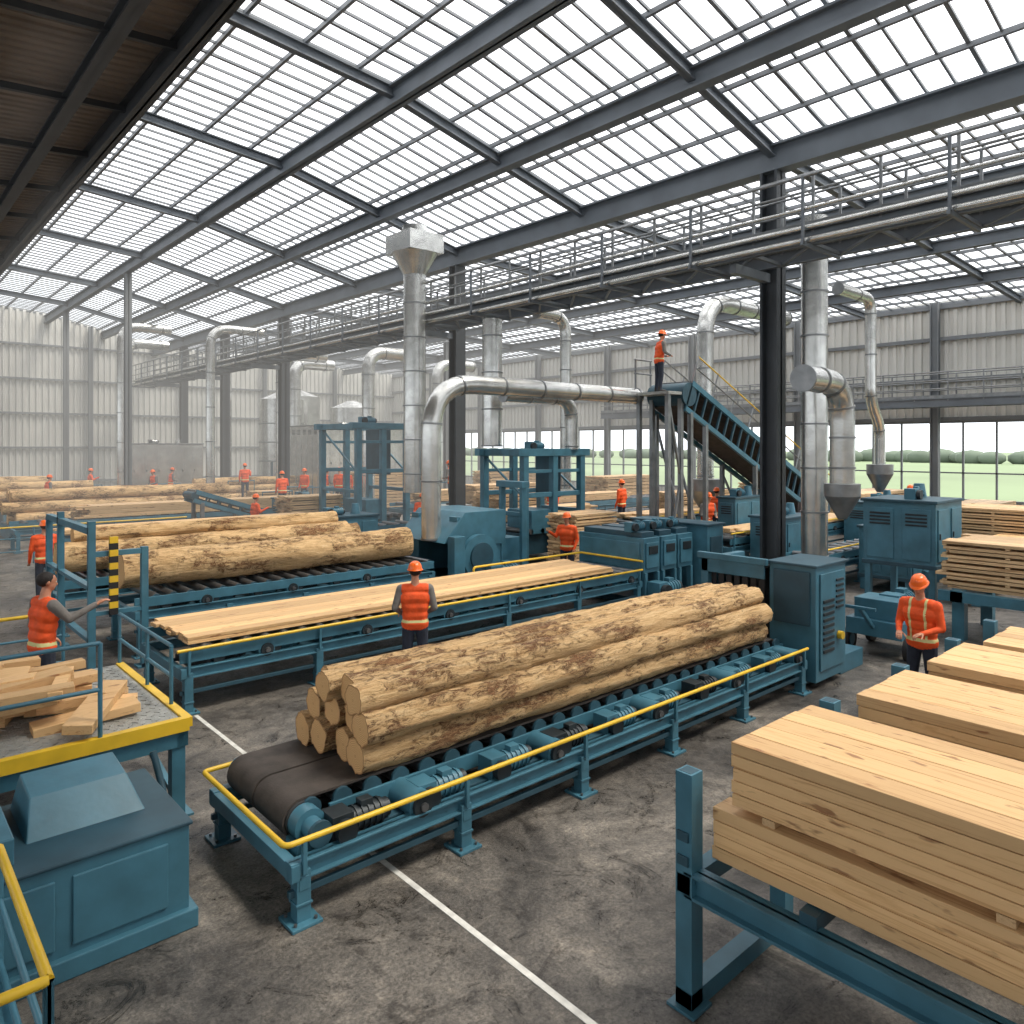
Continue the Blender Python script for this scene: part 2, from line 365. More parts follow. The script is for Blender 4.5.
def catwalk(name,x,w,y0,y1,z,mat='galv_dark',rail=1.1,heavy=True):
    m=MB()
    for k in(-1,1):
        m.ibeam((x+k*w/2,y0,z-.18),(x+k*w/2,y1,z-.18),.14,.34,.03,'steel_struct')
        for h in(.4,.75,rail): m.cyl((x+k*w/2,y0,z+h),(x+k*w/2,y1,z+h),.028,mat,n=8)
        m.b2(x+k*w/2-.015,x+k*w/2+.015,y0,y1,z,z+.14,mat)
        y=y0
        while y<=y1: m.bar((x+k*w/2,y,z-.1),(x+k*w/2,y,z+rail),.05,.05,mat); y+=1.3
    y=y0
    while y<y1:
        m.b2(x-w/2,x+w/2,y,y+.03,z-.05,z,mat); y+=.16
    y=y0
    while y<y1-1.3:
        m.bar((x-w/2,y,z-.32),(x+w/2,y+1.3,z-.32),.05,.05,'steel_struct'); m.bar((x-w/2,y,z-.32),(x+w/2,y,z-.32),.07,.07,'steel_struct'); y+=1.3
    if heavy:
        for dx,zz,r in((-w/2-.18,z-.02,.05),(-w/2-.3,z-.06,.04),(-w/2-.2,z-.28,.06),(-w/2-.34,z+.3,.03)): m.cyl((x+dx,y0,zz),(x+dx,y1,zz),r,'galv',n=8)
        y=y0
        while y<y1: m.b2(x-w/2-.42,x+w/2,y,y+.06,z-.42,z-.34,'steel_struct'); m.b2(x-w/2-.4,x-w/2-.35,y,y+.05,z-.4,z+.95,'steel_struct'); y+=2.6
        m.cyl((x-w/2-.37,y0,z+.93),(x-w/2-.37,y1,z+.93),.035,'galv_dark',n=8)
        for yy in CY: m.bar((x-w/2,yy,z-.5),(15.75,yy,z-.5),.16,.2,'steel_struct')
    return m.obj(name)
catwalk('overhead_catwalk',14.9,1.2,-6,54,7.85)
catwalk('wall_gallery',34.6,1.0,-6,30,5.5,heavy=False)

def log(m,x0,x1,y,z,r,seed,amp=.016,step=.08,n=32,taper=0):
    K=max(4,int((x1-x0)/step)); vs=[]
    m.rnd=(seed*.137)%1
    for i in range(K+1):
        x=x0+(x1-x0)*i/K
        bx=.025*noise.noise(V((x*.35,seed,0))); bz=.02*noise.noise(V((x*.35,seed,9)))
        for j in range(n):
            a=2*math.pi*j/n
            nn=noise.noise(V((x*.9,math.cos(a)*1.2+seed*3,math.sin(a)*1.2)))*1.8+noise.noise(V((x*4,math.cos(a)*4+seed,math.sin(a)*4)))+.8*noise.noise(V((x*10,math.cos(a)*9+seed,math.sin(a)*9)))
            rr=r*(1-taper*i/K)+amp*nn
            vs.append(V((x,y+bx+math.cos(a)*rr,z+bz+math.sin(a)*rr)))
    m.add(vs,[(i*n+j,(i+1)*n+j,(i+1)*n+(j+1)%n,i*n+(j+1)%n) for i in range(K) for j in range(n)],'log_side',True)
    for e,rev in((0,1),(K,0)):
        ring=vs[e*n:(e+1)*n]; c=sum(ring,V((0,0,0)))/n
        fs=[((j+1)%n,j,n) if not rev else (j,(j+1)%n,n) for j in range(n)]
        m.add(ring+[c],[f[::-1] for f in fs],'log_end',False,[1.0]*n+[0.0])
def boards(name,loc,rz,L,nw,w,nh,t,mat='lumber',gap=.006,jit=.03,sticker=0,bevel=.004):
    m=MB(); W=nw*w
    z=0
    for k in range(nh):
        if sticker and k%sticker==0 and k>0:
            for q in range(int(L/1.0)+1): m.rnd=.3; m.b2(min(q*1.0,L-.08),min(q*1.0,L-.08)+.07,-W/2,W/2,z,z+.03,mat)
            z+=.03
        for i in range(nw):
            m.rnd=random.random(); a=random.uniform(-jit,jit); b=random.uniform(-jit,jit); dy=random.uniform(-.004,.004)
            m.b2(a,L+b,-W/2+i*w+gap/2+dy,-W/2+(i+1)*w-gap/2+dy,z+gap/2,z+t-gap/2,mat)
        z+=t
    ob=m.obj(name,bevel=bevel,loc=loc,rz=rz); return ob,z
m=MB(); sd=1
for (y,z,r) in[(5.56,.872,.15),(5.87,.868,.148),(6.17,.868,.148),(6.46,.862,.143),(5.50,1.115,.14),(5.78,1.12,.14),(6.06,1.115,.14),(6.36,1.11,.14),(5.60,1.335,.135),(5.86,1.335,.13),(6.12,1.33,.13),(6.36,1.32,.11)]:
    sd+=1; log(m,3.22+random.uniform(-.08,.12),9.8+random.uniform(-.12,.12),y,z,r,sd)
m.obj('log_bundle')
def motor(m,x,y,z,s=1,ax='x',mat=T):
    if ax=='x':
        m.cyl((x-.16*s,y,z),(x+.12*s,y,z),.085*s,mat,n=14); m.cyl((x+.12*s,y,z),(x+.17*s,y,z),.07*s,'motor_dark',n=14)
        for q in range(5): m.cyl((x-.12*s+q*.05*s,y,z),(x-.105*s+q*.05*s,y,z),.096*s,mat,n=14)
        m.box((x-.24*s,y,z),(.17*s,.18*s,.2*s),mat); m.cyl((x-.24*s,y-.1*s,z),(x-.24*s,y-.16*s,z),.08*s,'motor_dark',n=14)
        m.box((x-.02*s,y,z+.1*s),(.1*s,.08*s,.05*s),mat)
    else:
        m.cyl((x,y-.14*s,z),(x,y+.14*s,z),.1*s,mat,n=16); m.cyl((x,y-.17*s,z),(x,y-.14*s,z),.075*s,'motor_dark',n=16)
        m.cyl((x,y-.19*s,z),(x,y-.17*s,z),.03*s,'roller_steel',n=10)
def conveyor(name,x0,x1,y0,y1,zt,belt=False,yrail=None,leg=1.6,motors=True,bevel=.004,roll=.28,far_rail=None):
    m=MB(); fz=zt-.33
    nl=max(2,int(round((x1-x0-.2)/leg))+1)
    for i in range(nl):
        x=x0+.1+(x1-x0-.2)*i/(nl-1)
        for y in(y0+.06,y1-.06):
            m.b2(x-.055,x+.055,y-.055,y+.055,.02,fz,T); m.b2(x-.12,x+.12,y-.12,y+.12,0,.025,T)
            for a in(-.08,.08):
                for b in(-.08,.08): m.cyl((x+a,y+b,.02),(x+a,y+b,.045),.014,'roller_steel',n=6)
            m.bar((x,y,.14),(x,y,.16),.13,.13,T)
        m.b2(x-.04,x+.04,y0,y1,fz-.14,fz-.04,T)
    for y in(y0+.06,y1-.06):
        m.ibeam((x0,y,fz),(x1,y,fz),.1,.14,.018,T)
        if not belt: m.bar((x0,y,zt-.12),(x1,y,zt-.12),.03,.16,T)
        m.b2(x0,x1,y-.02 ,y+.02,max(.2,fz-.28),max(.2,fz-.28)+.05,TD)
    m.b2(x0,x0+.08,y0,y1,fz-.06,fz+.06,T); m.b2(x1-.08,x1,y0,y1,fz-.06,fz+.06,T)
    ys,ye=(y0+.42,y1-.1) if belt else (y0+.1,y1-.1)
    x=x0+.35
    while x<x1-.1:
        m.cyl((x,ys,zt-.075 if not belt else zt-.1),(x,ye,zt-.075 if not belt else zt-.1),.07 if not belt else .06,'roller_steel',n=12); 
        m.cyl((x,ys-.03,zt-.1),(x,ys,zt-.1),.09,TD,n=12)
        x+=roll
    if motors:
        x=x0+.75;k=0
        while x<x1-.5:
            motor(m,x,y0+.22,fz+.13,1.0 if not belt else 1.1,'x',T if k%3 else 'motor_dark')
            if k%2==0: motor(m,x+.42,y0+.22,fz+.12,1.2,'y')
            m.box((x+.2,y0+.25,fz+.04),(.5,.16,.03),TD)
            m.tube([(x+.1,y0+.3,fz+.1),(x+.3,y0+.34,fz-.1),(x+.6,y0+.3,fz+.02)],.012,'black_rubber',n=6,bend=.1)
            x+=.8;k+=1
        m.b2(x0+.3,x1-.1,(y0+y1)/2-.3,(y0+y1)/2+.3,fz-.1,fz-.02,'motor_dark')
    if belt:
        r=.16; mid=(ys+ye)/2
        for a,b in((ys,mid-.015),(mid+.015,ye)):
            prof=[]; xs0=x0+.28; xs1=x1-.25
            for i in range(13): t=math.pi/2+math.pi*i/12; prof.append((xs0+r*math.cos(t),zt-r+r*math.sin(t)))
            for i in range(13): t=-math.pi/2+math.pi*i/12; prof.append((xs1+r*math.cos(t),zt-r+r*math.sin(t)))
            n=len(prof); vs=[V((p[0],a,p[1])) for p in prof]+[V((p[0],b,p[1])) for p in prof]
            m.add(vs,[(i,(i+1)%n,n+(i+1)%n,n+i) for i in range(n)],'belt_rubber',True)
            pin=[(xs0+(p[0]-xs0)*.9 if p[0]<xs0 else p[0],zt-r+(p[1]-zt+r)*.88) for p in prof]
            for yy in(a,b):
                v2=[V((p[0],yy,p[1])) for p in prof]+[V((p[0],yy,p[1])) for p in pin]
                m.add(v2,[(i,(i+1)%n,n+(i+1)%n,n+i) for i in range(n)],'belt_rubber')
        m.cyl((x0+.28,ys-.02,zt-r),(x0+.28,ye+.02,zt-r),r*.86,'roller_steel',n=24)
        m.cyl((x0+.28,ys-.16,zt-r),(x0+.28,ys-.03,zt-r),.13,T,n=20); m.cyl((x0+.28,ys-.3,zt-r),(x0+.28,ys-.16,zt-r),.08,T,n=20)
        m.box((x0+.3,ys-.14,zt-r-.12),(.34,.2,.1),T); m.cyl((x0+.28,ys-.33,zt-r),(x0+.28,ys-.3,zt-r),.1,TD,n=16)
        m.cyl((x0+.28,ye+.02,zt-r),(x0+.28,ye+.08,zt-r),.12,T,n=18)
        m.b2(x0+.5,x1,ys-.05,ys-.02,zt-.24,zt-.1,T); m.b2(x0+.5,x1,ye+.02,ye+.05,zt-.24,zt-.1,T)
    if yrail:
        yr=y0-.0; z=yrail
        m.tube([(x1,yr,z),(x0-.05,yr,z)]+([(x0-.05,y1,z),(x0+.25,y1,z)] if belt else []),.022,Y,n=8,bend=.06)
        for i in range(nl):
            x=x0+.1+(x1-x0-.2)*i/(nl-1); m.bar((x,yr,fz-.02),(x,yr,z),.035,.035,T)
    if far_rail: m.tube([(far_rail,y1,zt),(far_rail,y1,zt+.16),(x1,y1,zt+.16),(x1,y0,zt+.16)],.025,Y,n=8,bend=.06)
    return m.obj(name,bevel=bevel)
conveyor('belt_conveyor',2.38,10.15,5.05,6.7,.72,belt=True,yrail=.62)
conveyor('roller_conveyor',3.2,12.7,10.0,11.8,.86,yrail=.84,leg=1.9,far_rail=9.5)
conveyor('roller_conveyor',3.5,9.55,13.2,14.9,1.02,leg=1.6)
conveyor('roller_conveyor',2.8,12.5,15.6,17.0,1.05,leg=1.9)
boards('plank_layer',(3.35,10.92,.86),0,8.6,7,.215,2,.05,jit=.1)
m=MB(); log(m,3.45,9.3,13.95,1.36,.31,31,amp=.02,n=36); log(m,3.9,9.4,14.5,1.27,.2,32,amp=.015); m.obj('large_log')
m=MB(); log(m,2.9,9.0,16.1,1.38,.29,41,amp=.02); log(m,3.3,9.6,16.65,1.3,.23,42); log(m,3.2,8.8,16.3,1.76,.16,43); m.obj('log_pile')
for x,y,n_,L in((4.5,33,11,8),(3.5,41,9,5.5),(2,47,12,6.5),(13.2,39.5,9,6),(0,36.5,8,4)):
    m=MB()
    for k in range(n_):
        row=k//4; log(m,x+random.uniform(-.3,.3),x+L+random.uniform(-.3,.3),y+(k%4)*.5+row*.22,.75+row*.42,.22,60+k+x,step=.5,n=12)
    for q in range(4): m.b2(x+q*L/3-.1,x+q*L/3+.1,y-.4,y+2.0,0,.53,T)
    m.obj('log_pile')
def rack(x,name='lumber_rack',wx=1.15,post=1.47):
    m=MB(); y0=-2.2; y1=2.72
    for yy in(y1,y0):
        m.b2(x-.06,x+.06,yy-.06,yy+.06,0,post,T); m.b2(x-.045,x+.045,yy-.045,yy+.045,post-.002,post+.002,TD)
        m.b2(x-.06,x+wx,yy-.06,yy+.06,.0,.12,T); m.b2(x-.06,x+wx,yy-.05,yy+.05,.72,.84,T)
        m.b2(x+wx-.06,x+wx+.06,yy-.06,yy+.06,0,.84,T)
        m.b2(x-.1,x+.1,yy-.1,yy+.1,.0,.02,T)
        for q in(.9,1.05): m.b2(x-.075,x-.06,yy-.04,yy+.04,q,q+.06,TD)
    m.ibeam((x,y0,.78),(x,y1,.78),.12,.16,.02,T); m.ibeam((x+wx-.1,y0,.78),(x+wx-.1,y1,.78),.12,.16,.02,T)
    m.b2(x,x+wx,1.9,2.0,.84,.93,TD); m.b2(x,x+wx,-.3,-.2,.84,.93,TD)
    return m.obj(name,bevel=.006)
rack(3.92)
ob,h=boards('lumber_stack',(4.5,2.6,.935),-math.pi/2,4.6,5,.2,4,.082,jit=.01)
boards('lumber_stack',(4.52,2.48,.935+h+.04),-math.pi/2,4.6,5,.2,5,.078,jit=.008)
m=MB()
for yy in(2.2,1.0,-.2,-1.4): m.b2(4.02,5.0,yy,yy+.08,.935+h,.935+h+.04,'lumber_rough')
m.obj('lumber_spacer')
for x,yy,zt in((5.94,2.72,1.5),(7.36,2.68,1.5),(8.75,2.62,1.45),(10.0,2.55,1.5)):
    rack(x-.1,post=1.47)
    n_=6; boards('lumber_stack',(x+.62,yy-.12,.935),-math.pi/2,4.6,5,.2,n_,(zt-.935)/n_,jit=.01)
for (x,y,z,nh,L,nw) in((15.0,4.9,.9,11,6,6),(24.0,7.5,.5,16,6,8),(21,3.2,.4,14,6,6),(28,7,.4,14,5,8)):
    boards('rough_lumber_stack',(x+.8,y,z),-math.pi/2,L,nw,.26,nh,.065,'lumber_rough',jit=.12,sticker=2,bevel=0,gap=.014)
    m=MB()
    for q in range(4): m.b2(x-.2,x+1.8,y-.4-q*1.6,y-.2-q*1.6,z-.2,z,T); m.b2(x-.1,x+.1,y-.4-q*1.6,y-.2-q*1.6,0,z-.2,T); m.b2(x+1.5,x+1.7,y-.4-q*1.6,y-.2-q*1.6,0,z-.2,T)
    m.b2(x-.2,x-.05,y-5.6,y,z-.2,z-.02,T)
    m.obj('stack_bearer')
for (x,y,nh,L,nw,rz) in((14.6,14.3,16,1.8,4,0),(17.4,20.8,18,2.4,6,0),(12.0,26.2,16,2.2,5,0),(24.5,18.2,16,4,5,0),(29,13.2,16,5,6,0),(31,18,18,4,6,0),(20,25.4,18,4,5,0),(31,9.5,12,4,6,0),(19.4,33.8,22,4,6,0),(25.5,31,22,4,6,0),(13.5,32.8,14,1.6,4,0),(28,25,20,4,6,0)):
    m=MB()
    boards('rough_lumber_stack',(x,y,.3),rz,L,nw,.26,nh,.07,'lumber_rough',jit=.1,sticker=2,bevel=0,gap=.016)
    for q in(.2,L/2,L-.3): m.b2(x+q,x+q+.12,y-nw*.13,y+nw*.13,0,.3,TD)
    m.obj('stack_bearer')
# ================= machines =================
m=MB()
m.b2(10.25,11.25,5.15,6.85,0.05,.35,TD); m.b2(10.2,11.3,6.72,6.85,.3,1.72,T)
vs=[V(p) for p in[(10.25,5.75,1.15),(10.25,6.85,1.15),(10.2,5.75,1.78),(10.2,6.85,1.78),(11.3,5.75,1.62),(11.3,6.85,1.62),(11.3,5.75,.35),(11.3,6.85,.35)]]
m.add(vs,[(2,4,5,3)],T); m.bar((10.2,5.7,1.76),(10.2,6.9,1.76),.08,.1,T)
m.b2(10.9,11.3,5.7,6.8,.35,1.55,'motor_dark'); m.b2(10.2,10.24,5.75,6.85,1.5,1.75,T)
for q in range(7): m.b2(10.3,10.32,5.8+q*.14,5.9+q*.14,.8,1.5,'black_rubber')
m.b2(10.3,11.25,5.0,5.72,.1,1.75,T); m.b2(10.27,10.3,5.08,5.64,.9,1.68,TD); m.b2(10.4,11.15,4.975,5.0,.25,1.65,T)
for q in range(9): m.b2(10.46,10.8,4.955,4.975,.5+q*.09,.55+q*.09,'motor_dark')
for q in range(6): m.b2(10.86,11.1,4.955,4.975,1.1+q*.08,1.14+q*.08,'motor_dark')
m.b2(10.25,11.3,4.97,5.75,1.75,1.79,TD); m.cyl((10.95,4.9,.7),(10.95,4.97,.7),.06,Y)
motor(m,11.55,5.4,.45,1.8,'x'); m.b2(11.3,12.1,5.1,5.7,0,.28,T)
m.obj('log_debarker',bevel=.01)
m=MB()
for i in range(3):
    x=12.75+i*.62
    m.b2(x,x+.55,10.0,11.9,.75,1.5,T); m.b2(x+.06,x+.49,10.1,11.8,1.5,1.62,TD)
    m.b2(x+.05,x+.5,9.96,10,.85,1.4,T); m.b2(x+.12,x+.43,9.94,9.96,1.15,1.33,'motor_dark'); m.b2(x+.02,x+.1,9.97,10.1,0,.75,T); m.b2(x+.45,x+.53,9.97,10.1,0,.75,T)
    m.b2(x-.025,x,10.1,11.8,.85,1.4,T); motor(m,x+.3,10.4,1.72,1.1,'x',T)
m.b2(14.7,15.35,9.7,11.9,.1,1.65,T); m.b2(14.65,15.4,9.66,11.94,1.65,1.7,TD); m.b2(14.8,15.25,9.67,9.7,.9,1.4,TD)
for q in range(6): m.b2(14.82,15.2,9.64,9.67,.3+q*.09,.35+q*.09,'motor_dark')
m.b2(12.7,15.4,10,11.9,.05,.2,TD); motor(m,13.4,9.8,.4,1.8,'x')
m.obj('edger_machine',bevel=.01)
m=MB(); dx=-.55
m.b2(10.3+dx,12.2+dx,13.0,15.0,.05,.5,TD); m.b2(10.7+dx,12.0+dx,13.2,13.5,.5,1.9,T); m.b2(10.7+dx,12.0+dx,14.7,15.0,.5,1.9,T)
vs=[V((p[0]+dx,p[1],p[2])) for p in[(10.3,13.15,1.35),(10.3,15.0,1.35),(10.9,13.15,2.0),(10.9,15.0,2.0),(12.1,13.15,2.0),(12.1,15,2.0),(12.1,13.15,1.2),(12.1,15,1.2)]]
m.add(vs,[(0,2,3,1),(2,4,5,3),(4,6,7,5),(0,6,4,2),(1,3,5,7)],T)
m.cyl((11.2+dx,13.1,1.0),(11.2+dx,12.95,1.0),.5,T,n=28); m.cyl((11.2+dx,12.95,1.0),(11.2+dx,12.9,1.0),.32,TD,n=28); motor(m,11.9+dx,12.85,.6,2,'x')
m.b2(10.4+dx,10.7+dx,12.9,13.15,.3,1.5,T); m.b2(12.1+dx,12.7+dx,13.3,14.7,.1,1.3,T)
for q in(12.95,13.7): m.b2(11.9,12.05,q,q+.1,0,2.6,T)
m.b2(11.85,12.1,12.9,13.85,2.5,2.65,T)
m.obj('band_saw',bevel=.01)
def gantry(name,x,y,sx,sy,h,fill=True):
    m=MB()
    for a in(0,sx*.5,sx):
        for b in(0,sy): m.b2(x+a-.1,x+a+.1,y+b-.1,y+b+.1,0,h,T); m.b2(x+a-.18,x+a+.18,y+b-.18,y+b+.18,0,.05,T)
    for b in(0,sy): m.b2(x-.3,x+sx+.3,y+b-.12,y+b+.12,h,h+.22,T); m.b2(x,x+sx,y+b-.06,y+b+.06,h*.62,h*.62+.14,T); m.b2(x,x+sx,y+b-.05,y+b+.05,h-.5,h-.4,T)
    for a in(0,sx): m.b2(x+a-.1,x+a+.1,y,y+sy,h,h+.2,T); m.b2(x+a-.06,x+a+.06,y,y+sy,h*.45,h*.45+.12,T); m.bar((x+a,y,h*.62),(x+a,y+sy,h),.06,.06,T)
    m.b2(x+sx*.62,x+sx*.76,y+.3,y+sy*.6,h*.6,h,TD)
    motor(m,x+sx*.3,y+.2,h+.3,1.3,'x')
    if fill:
        m.b2(x+.2,x+sx-.2,y+.1,y+sy-.1,.3,.9,TD); m.b2(x+.3,x+sx*.5,y+.0,y+sy*.6,.9,1.6,T)
        for q in range(5): m.cyl((x+.3+q*(sx-.6)/4,y,.98),(x+.3+q*(sx-.6)/4,y+sy,.98),.08,'roller_steel',n=10)
    return m.obj(name,bevel=.01)
gantry('gantry_frame',14.6,15.8,2.4,1.8,3.2)
gantry('gantry_frame',13.2,22.8,2.0,2.6,4.1)
def unit(name,x,y,sx,sy,z0,z1,seed=0,A=T,B=TD):
    m=MB()
    for a in(.08,sx-.08):
        for b in(.08,sy-.08): m.b2(x+a-.06,x+a+.06,y+b-.06,y+b+.06,0,z0,A)
    m.b2(x,x+sx,y,y+sy,z0,z1,A); m.b2(x-.04,x+sx+.04,y-.04,y+sy+.04,z1,z1+.06,B); m.b2(x-.02,x+sx+.02,y-.02,y+sy+.02,z0+.0,z0+.08,B)
    k=max(1,int(sx/.6))
    for i in range(k):
        a=x+sx*(i+.12)/k;b=x+sx*(i+.88)/k; m.b2(a,b,y-.025,y,z0+.15,z1-.12,A); m.b2(a+.04,a+.08,y-.045,y-.02,(z0+z1)/2-.06,(z0+z1)/2+.06,'motor_dark')
    k=max(1,int(sy/.6))
    for i in range(k):
        a=y+sy*(i+.12)/k;b=y+sy*(i+.88)/k; m.b2(x-.025,x,a,b,z0+.15,z1-.12,A)
        for q in range(4): m.b2(x-.04,x-.02,a+.06,b-.06,z1-.25-q*.07,z1-.21-q*.07,'motor_dark')
    motor(m,x+sx*.4,y+sy*.4,z1+.16,1.2,'x',A); m.cyl((x+sx*.75,y+sy*.5,z1),(x+sx*.75,y+sy*.5,z1+.35),.16,A,r1=.1)
    return m.obj(name,bevel=.01)
unit('dust_collector_cabinet',15.9,5.3,1.5,1.4,1.05,2.35,1)
m=MB()
m.b2(12.6,13.9,4.7,5.6,.35,.62,T); m.b2(12.7,13.3,4.8,5.5,.62,.95,T); motor(m,13.7,5.1,.8,1.8,'x')
for a in(12.8,13.7):
    for b in(4.66,5.62): m.cyl((a,b-.04,.2),(a,b+.04,.2),.2,'black_rubber',n=20); m.cyl((a,b-.05,.2),(a,b+.05,.2),.1,T,n=12)
m.bar((12.6,5.15,.5),(12.1,5.15,.9),.06,.06,T); m.bar((12.1,4.9,.9),(12.1,5.4,.9),.05,.05,T)
m.obj('pump_cart',bevel=.008)
unit('hydraulic_power_unit',18.5,6.7,2.6,1.2,.3,1.5,2)
unit('hydraulic_power_unit',17.9,9.5,1.6,1.0,.3,1.6,3)
unit('hydraulic_power_unit',23.5,9.4,2.6,1.1,.3,1.7,5)
unit('control_cabinet',19.8,12.1,1.6,.6,.2,1.9,6)
unit('control_cabinet',9.5,18.4,1.8,1.0,.3,1.5,7)
unit('control_cabinet',12.5,27.3,2.8,1.0,.3,1.4,8)
unit('chipper_housing',19,37,6,4,.5,4.6,9,'galv','galv_dark')
unit('chipper_housing',12,46,4,3,.5,3.6,10,'galv','galv_dark')
for a in((13.5,24,18.2,19.4,1.0),(17.2,27,10.6,11.8,1.1),(18.4,28,14.8,16.2,1.1),(4,12.8,23.2,24.6,1.0),(4,18,28.7,29.9,1.0),(18.2,30,21.9,23.2,1.1),(17.2,26,8.2,9.2,.9),(18.3,33,5.2,6.4,.9),(18,30,27,28.4,1.0),(4,14,20.3,21.5,1.0)):
    conveyor('roller_conveyor',a[0],a[1],a[2],a[3],a[4],leg=2.2,bevel=0,roll=.5,motors=(a[2]<16),yrail=a[4]+.1 if a[2]<15 else None)
boards('plank_layer',(18,11.2,1.1),0,7,4,.24,2,.06,'lumber_rough',jit=.3,bevel=0)
boards('plank_layer',(19,15.5,1.1),0,8,4,.26,3,.06,'lumber_rough',jit=.3,bevel=0)
boards('plank_layer',(4.5,23.9,1.0),0,7.5,4,.26,3,.06,'lumber',jit=.3,bevel=0)
boards('plank_layer',(20,22.5,1.1),0,7,4,.26,5,.06,'lumber_rough',jit=.3,bevel=0)
boards('plank_layer',(21.5,5.8,.9),0,6,4,.24,3,.06,'lumber',jit=.2,bevel=0)
boards('plank_layer',(14.5,18.8,1.0),0,6,4,.24,6,.06,'lumber_rough',jit=.3,bevel=0)
boards('plank_layer',(6,29.3,1.0),0,8,4,.26,7,.06,'lumber_rough',jit=.3,bevel=0)
boards('plank_layer',(19,27.7,1.0),0,8,4,.26,8,.06,'lumber_rough',jit=.3,bevel=0)
boards('plank_layer',(4.8,20.9,1.0),0,4,4,.24,4,.06,'lumber',jit=.2,bevel=0)
def incline(name,p0,p1,w=1.2,depth=.8,rail=True,nleg=(.03,.12,.45,.8)):
    m=MB(); p0=V(p0);p1=V(p1); d=(p1-p0).normalized(); up=V((0,-1,0)).cross(d); up=up if up.z>0 else -up
    sy=V((0,w/2,0)); L=(p1-p0).length
    for k in(-1,1):
        m.bar(p0+sy*k,p1+sy*k,.09,.16,T); m.bar(p0+sy*k-up*depth,p1+sy*k-up*depth,.09,.14,T)
        t=0
        while t<L: m.bar(p0+sy*k+d*t-up*depth,p0+sy*k+d*t,.06,.06,TD); t+=.42
        if rail:
            for h in(.5,.85): m.cyl(p0+sy*k+up*h,p1+sy*k+up*h,.022,Y if h>.8 and k<0 else 'galv_dark',n=8)
            t=0
            while t<L: m.bar(p0+sy*k+d*t,p0+sy*k+d*t+up*.85,.035,.035,'galv_dark'); t+=1.1
    m.bar(p0-up*.02,p1-up*.02,w-.1,.05,'belt_rubber'); m.bar(p0-up*(depth-.1),p1-up*(depth-.1),w-.1,.04,'belt_rubber')
    t=0
    while t<L: m.bar(p0+d*t+up*.03-sy*.92,p0+d*t+up*.03+sy*.92,.06,.07,'galv_dark'); t+=.35
    for p in(p0,p1): m.cyl(p-sy*1.05-up*depth*.45,p+sy*1.05-up*depth*.45,.34*depth/.8,TD,n=18)
    for f in nleg:
        q=p0+d*L*f-up*depth
        for k in(-1,1): m.bar((q.x,q.y+k*w/2,0),q+sy*k,.12,.12,'galv_dark')
        m.bar((q.x,q.y-w/2,.2),(q.x,q.y+w/2,q.z-.3),.06,.06,'galv_dark')
    return m.obj(name)
ic=incline('inclined_conveyor',(18.0,13.0,5.3),(26.4,13.0,1.6))
m=MB()
for a in(17.0,17.6):
    for b in(12.5,13.5): m.b2(a-.06,a+.06,b-.06,b+.06,0,5.0,'galv_dark')
m.b2(16.9,17.7,12.4,13.6,4.95,5.03,'grate_floor')
m.cyl((16.9,13.6,5.6),(17.7,13.6,5.6),.025,'galv_dark',n=8); m.cyl((16.9,13.6,6.0),(17.7,13.6,6.0),.025,'galv_dark',n=8)
for x in(16.95,17.65): m.bar((x,13.6,5),(x,13.6,6),.04,.04,'galv_dark')
m.bar((17.0,12.5,.2),(17.6,12.5,2.6),.06,.06,'galv_dark'); m.bar((17.6,12.5,2.6),(17.0,12.5,4.9),.06,.06,'galv_dark')
m.obj('access_tower')
incline('log_feed_ramp',(9.0,27.0,1.9),(12,27.0,.9),.9,.3,rail=False,nleg=(.1,.6))
def duct(name,pts,r,bend=.8,rings=1.2,extra=None):
    m=MB(); m.tube(pts,r,'galv',n=20,bend=bend,rings=rings,rm='galv_dark')
    if extra: extra(m)
    return m.obj(name)
def hop(x,y,z,r,h):
    return lambda m:(m.cyl((x,y,z),(x,y,z-h*.35),r,'galv_dark',n=20),m.cyl((x,y,z-h*.35),(x,y,z-h),r,'galv_dark',r1=r*.25,n=20))
duct('exhaust_duct',[(9.8,13.7,1.4),(9.8,13.7,4.95),(17.2,13.7,4.95)],.225,1.2,1.3)
duct('exhaust_duct',[(14.4,17.0,3.5),(14.4,17.0,7.3)],.3,0,1.1)
def cyc(m):
    m.b2(13.0,14.3,19.3,20.7,9.7,10.3,'galv'); m.cyl((13.65,20,9.7),(13.65,20,9.0),.75,'galv',r1=.35,n=20); m.cyl((13.65,20,10.3),(13.65,20,10.6),.4,'galv')
duct('cyclone_duct',[(13.65,20,9.2),(13.65,20,4.2),(13.65,20,2)],.36,0,1.1,cyc)
duct('exhaust_duct',[(16.4,8.0,1.0),(16.4,8.0,8.7)],.29,0,1.0)
duct('exhaust_duct',[(13.1,6.6,4.75),(14.7,6.6,4.75),(14.7,6.6,2.7)],.235,.75,.6,hop(14.7,6.6,2.75,.34,.7))
duct('exhaust_duct',[(29,15.4,8.8),(23.2,15.4,8.8),(23.2,15.4,2.2)],.3,1.3,1.3,hop(23.2,15.4,2.3,.6,1.2))
duct('exhaust_duct',[(22,10,8.2),(24.3,10,8.2),(24.3,10,4.9),(25,10,4.2),(25,10,2.6)],.17,.5,1.3,hop(25,10,2.9,.4,.9))
duct('exhaust_duct',[(13.8,15.8,4.95),(16.6,15.8,4.95),(16.6,15.8,3.4)],.2,.7,1.0)
duct('exhaust_duct',[(17.2,18.0,8.0),(18.6,18.0,8.0),(18.6,18.0,2)],.2,.7,1.0)
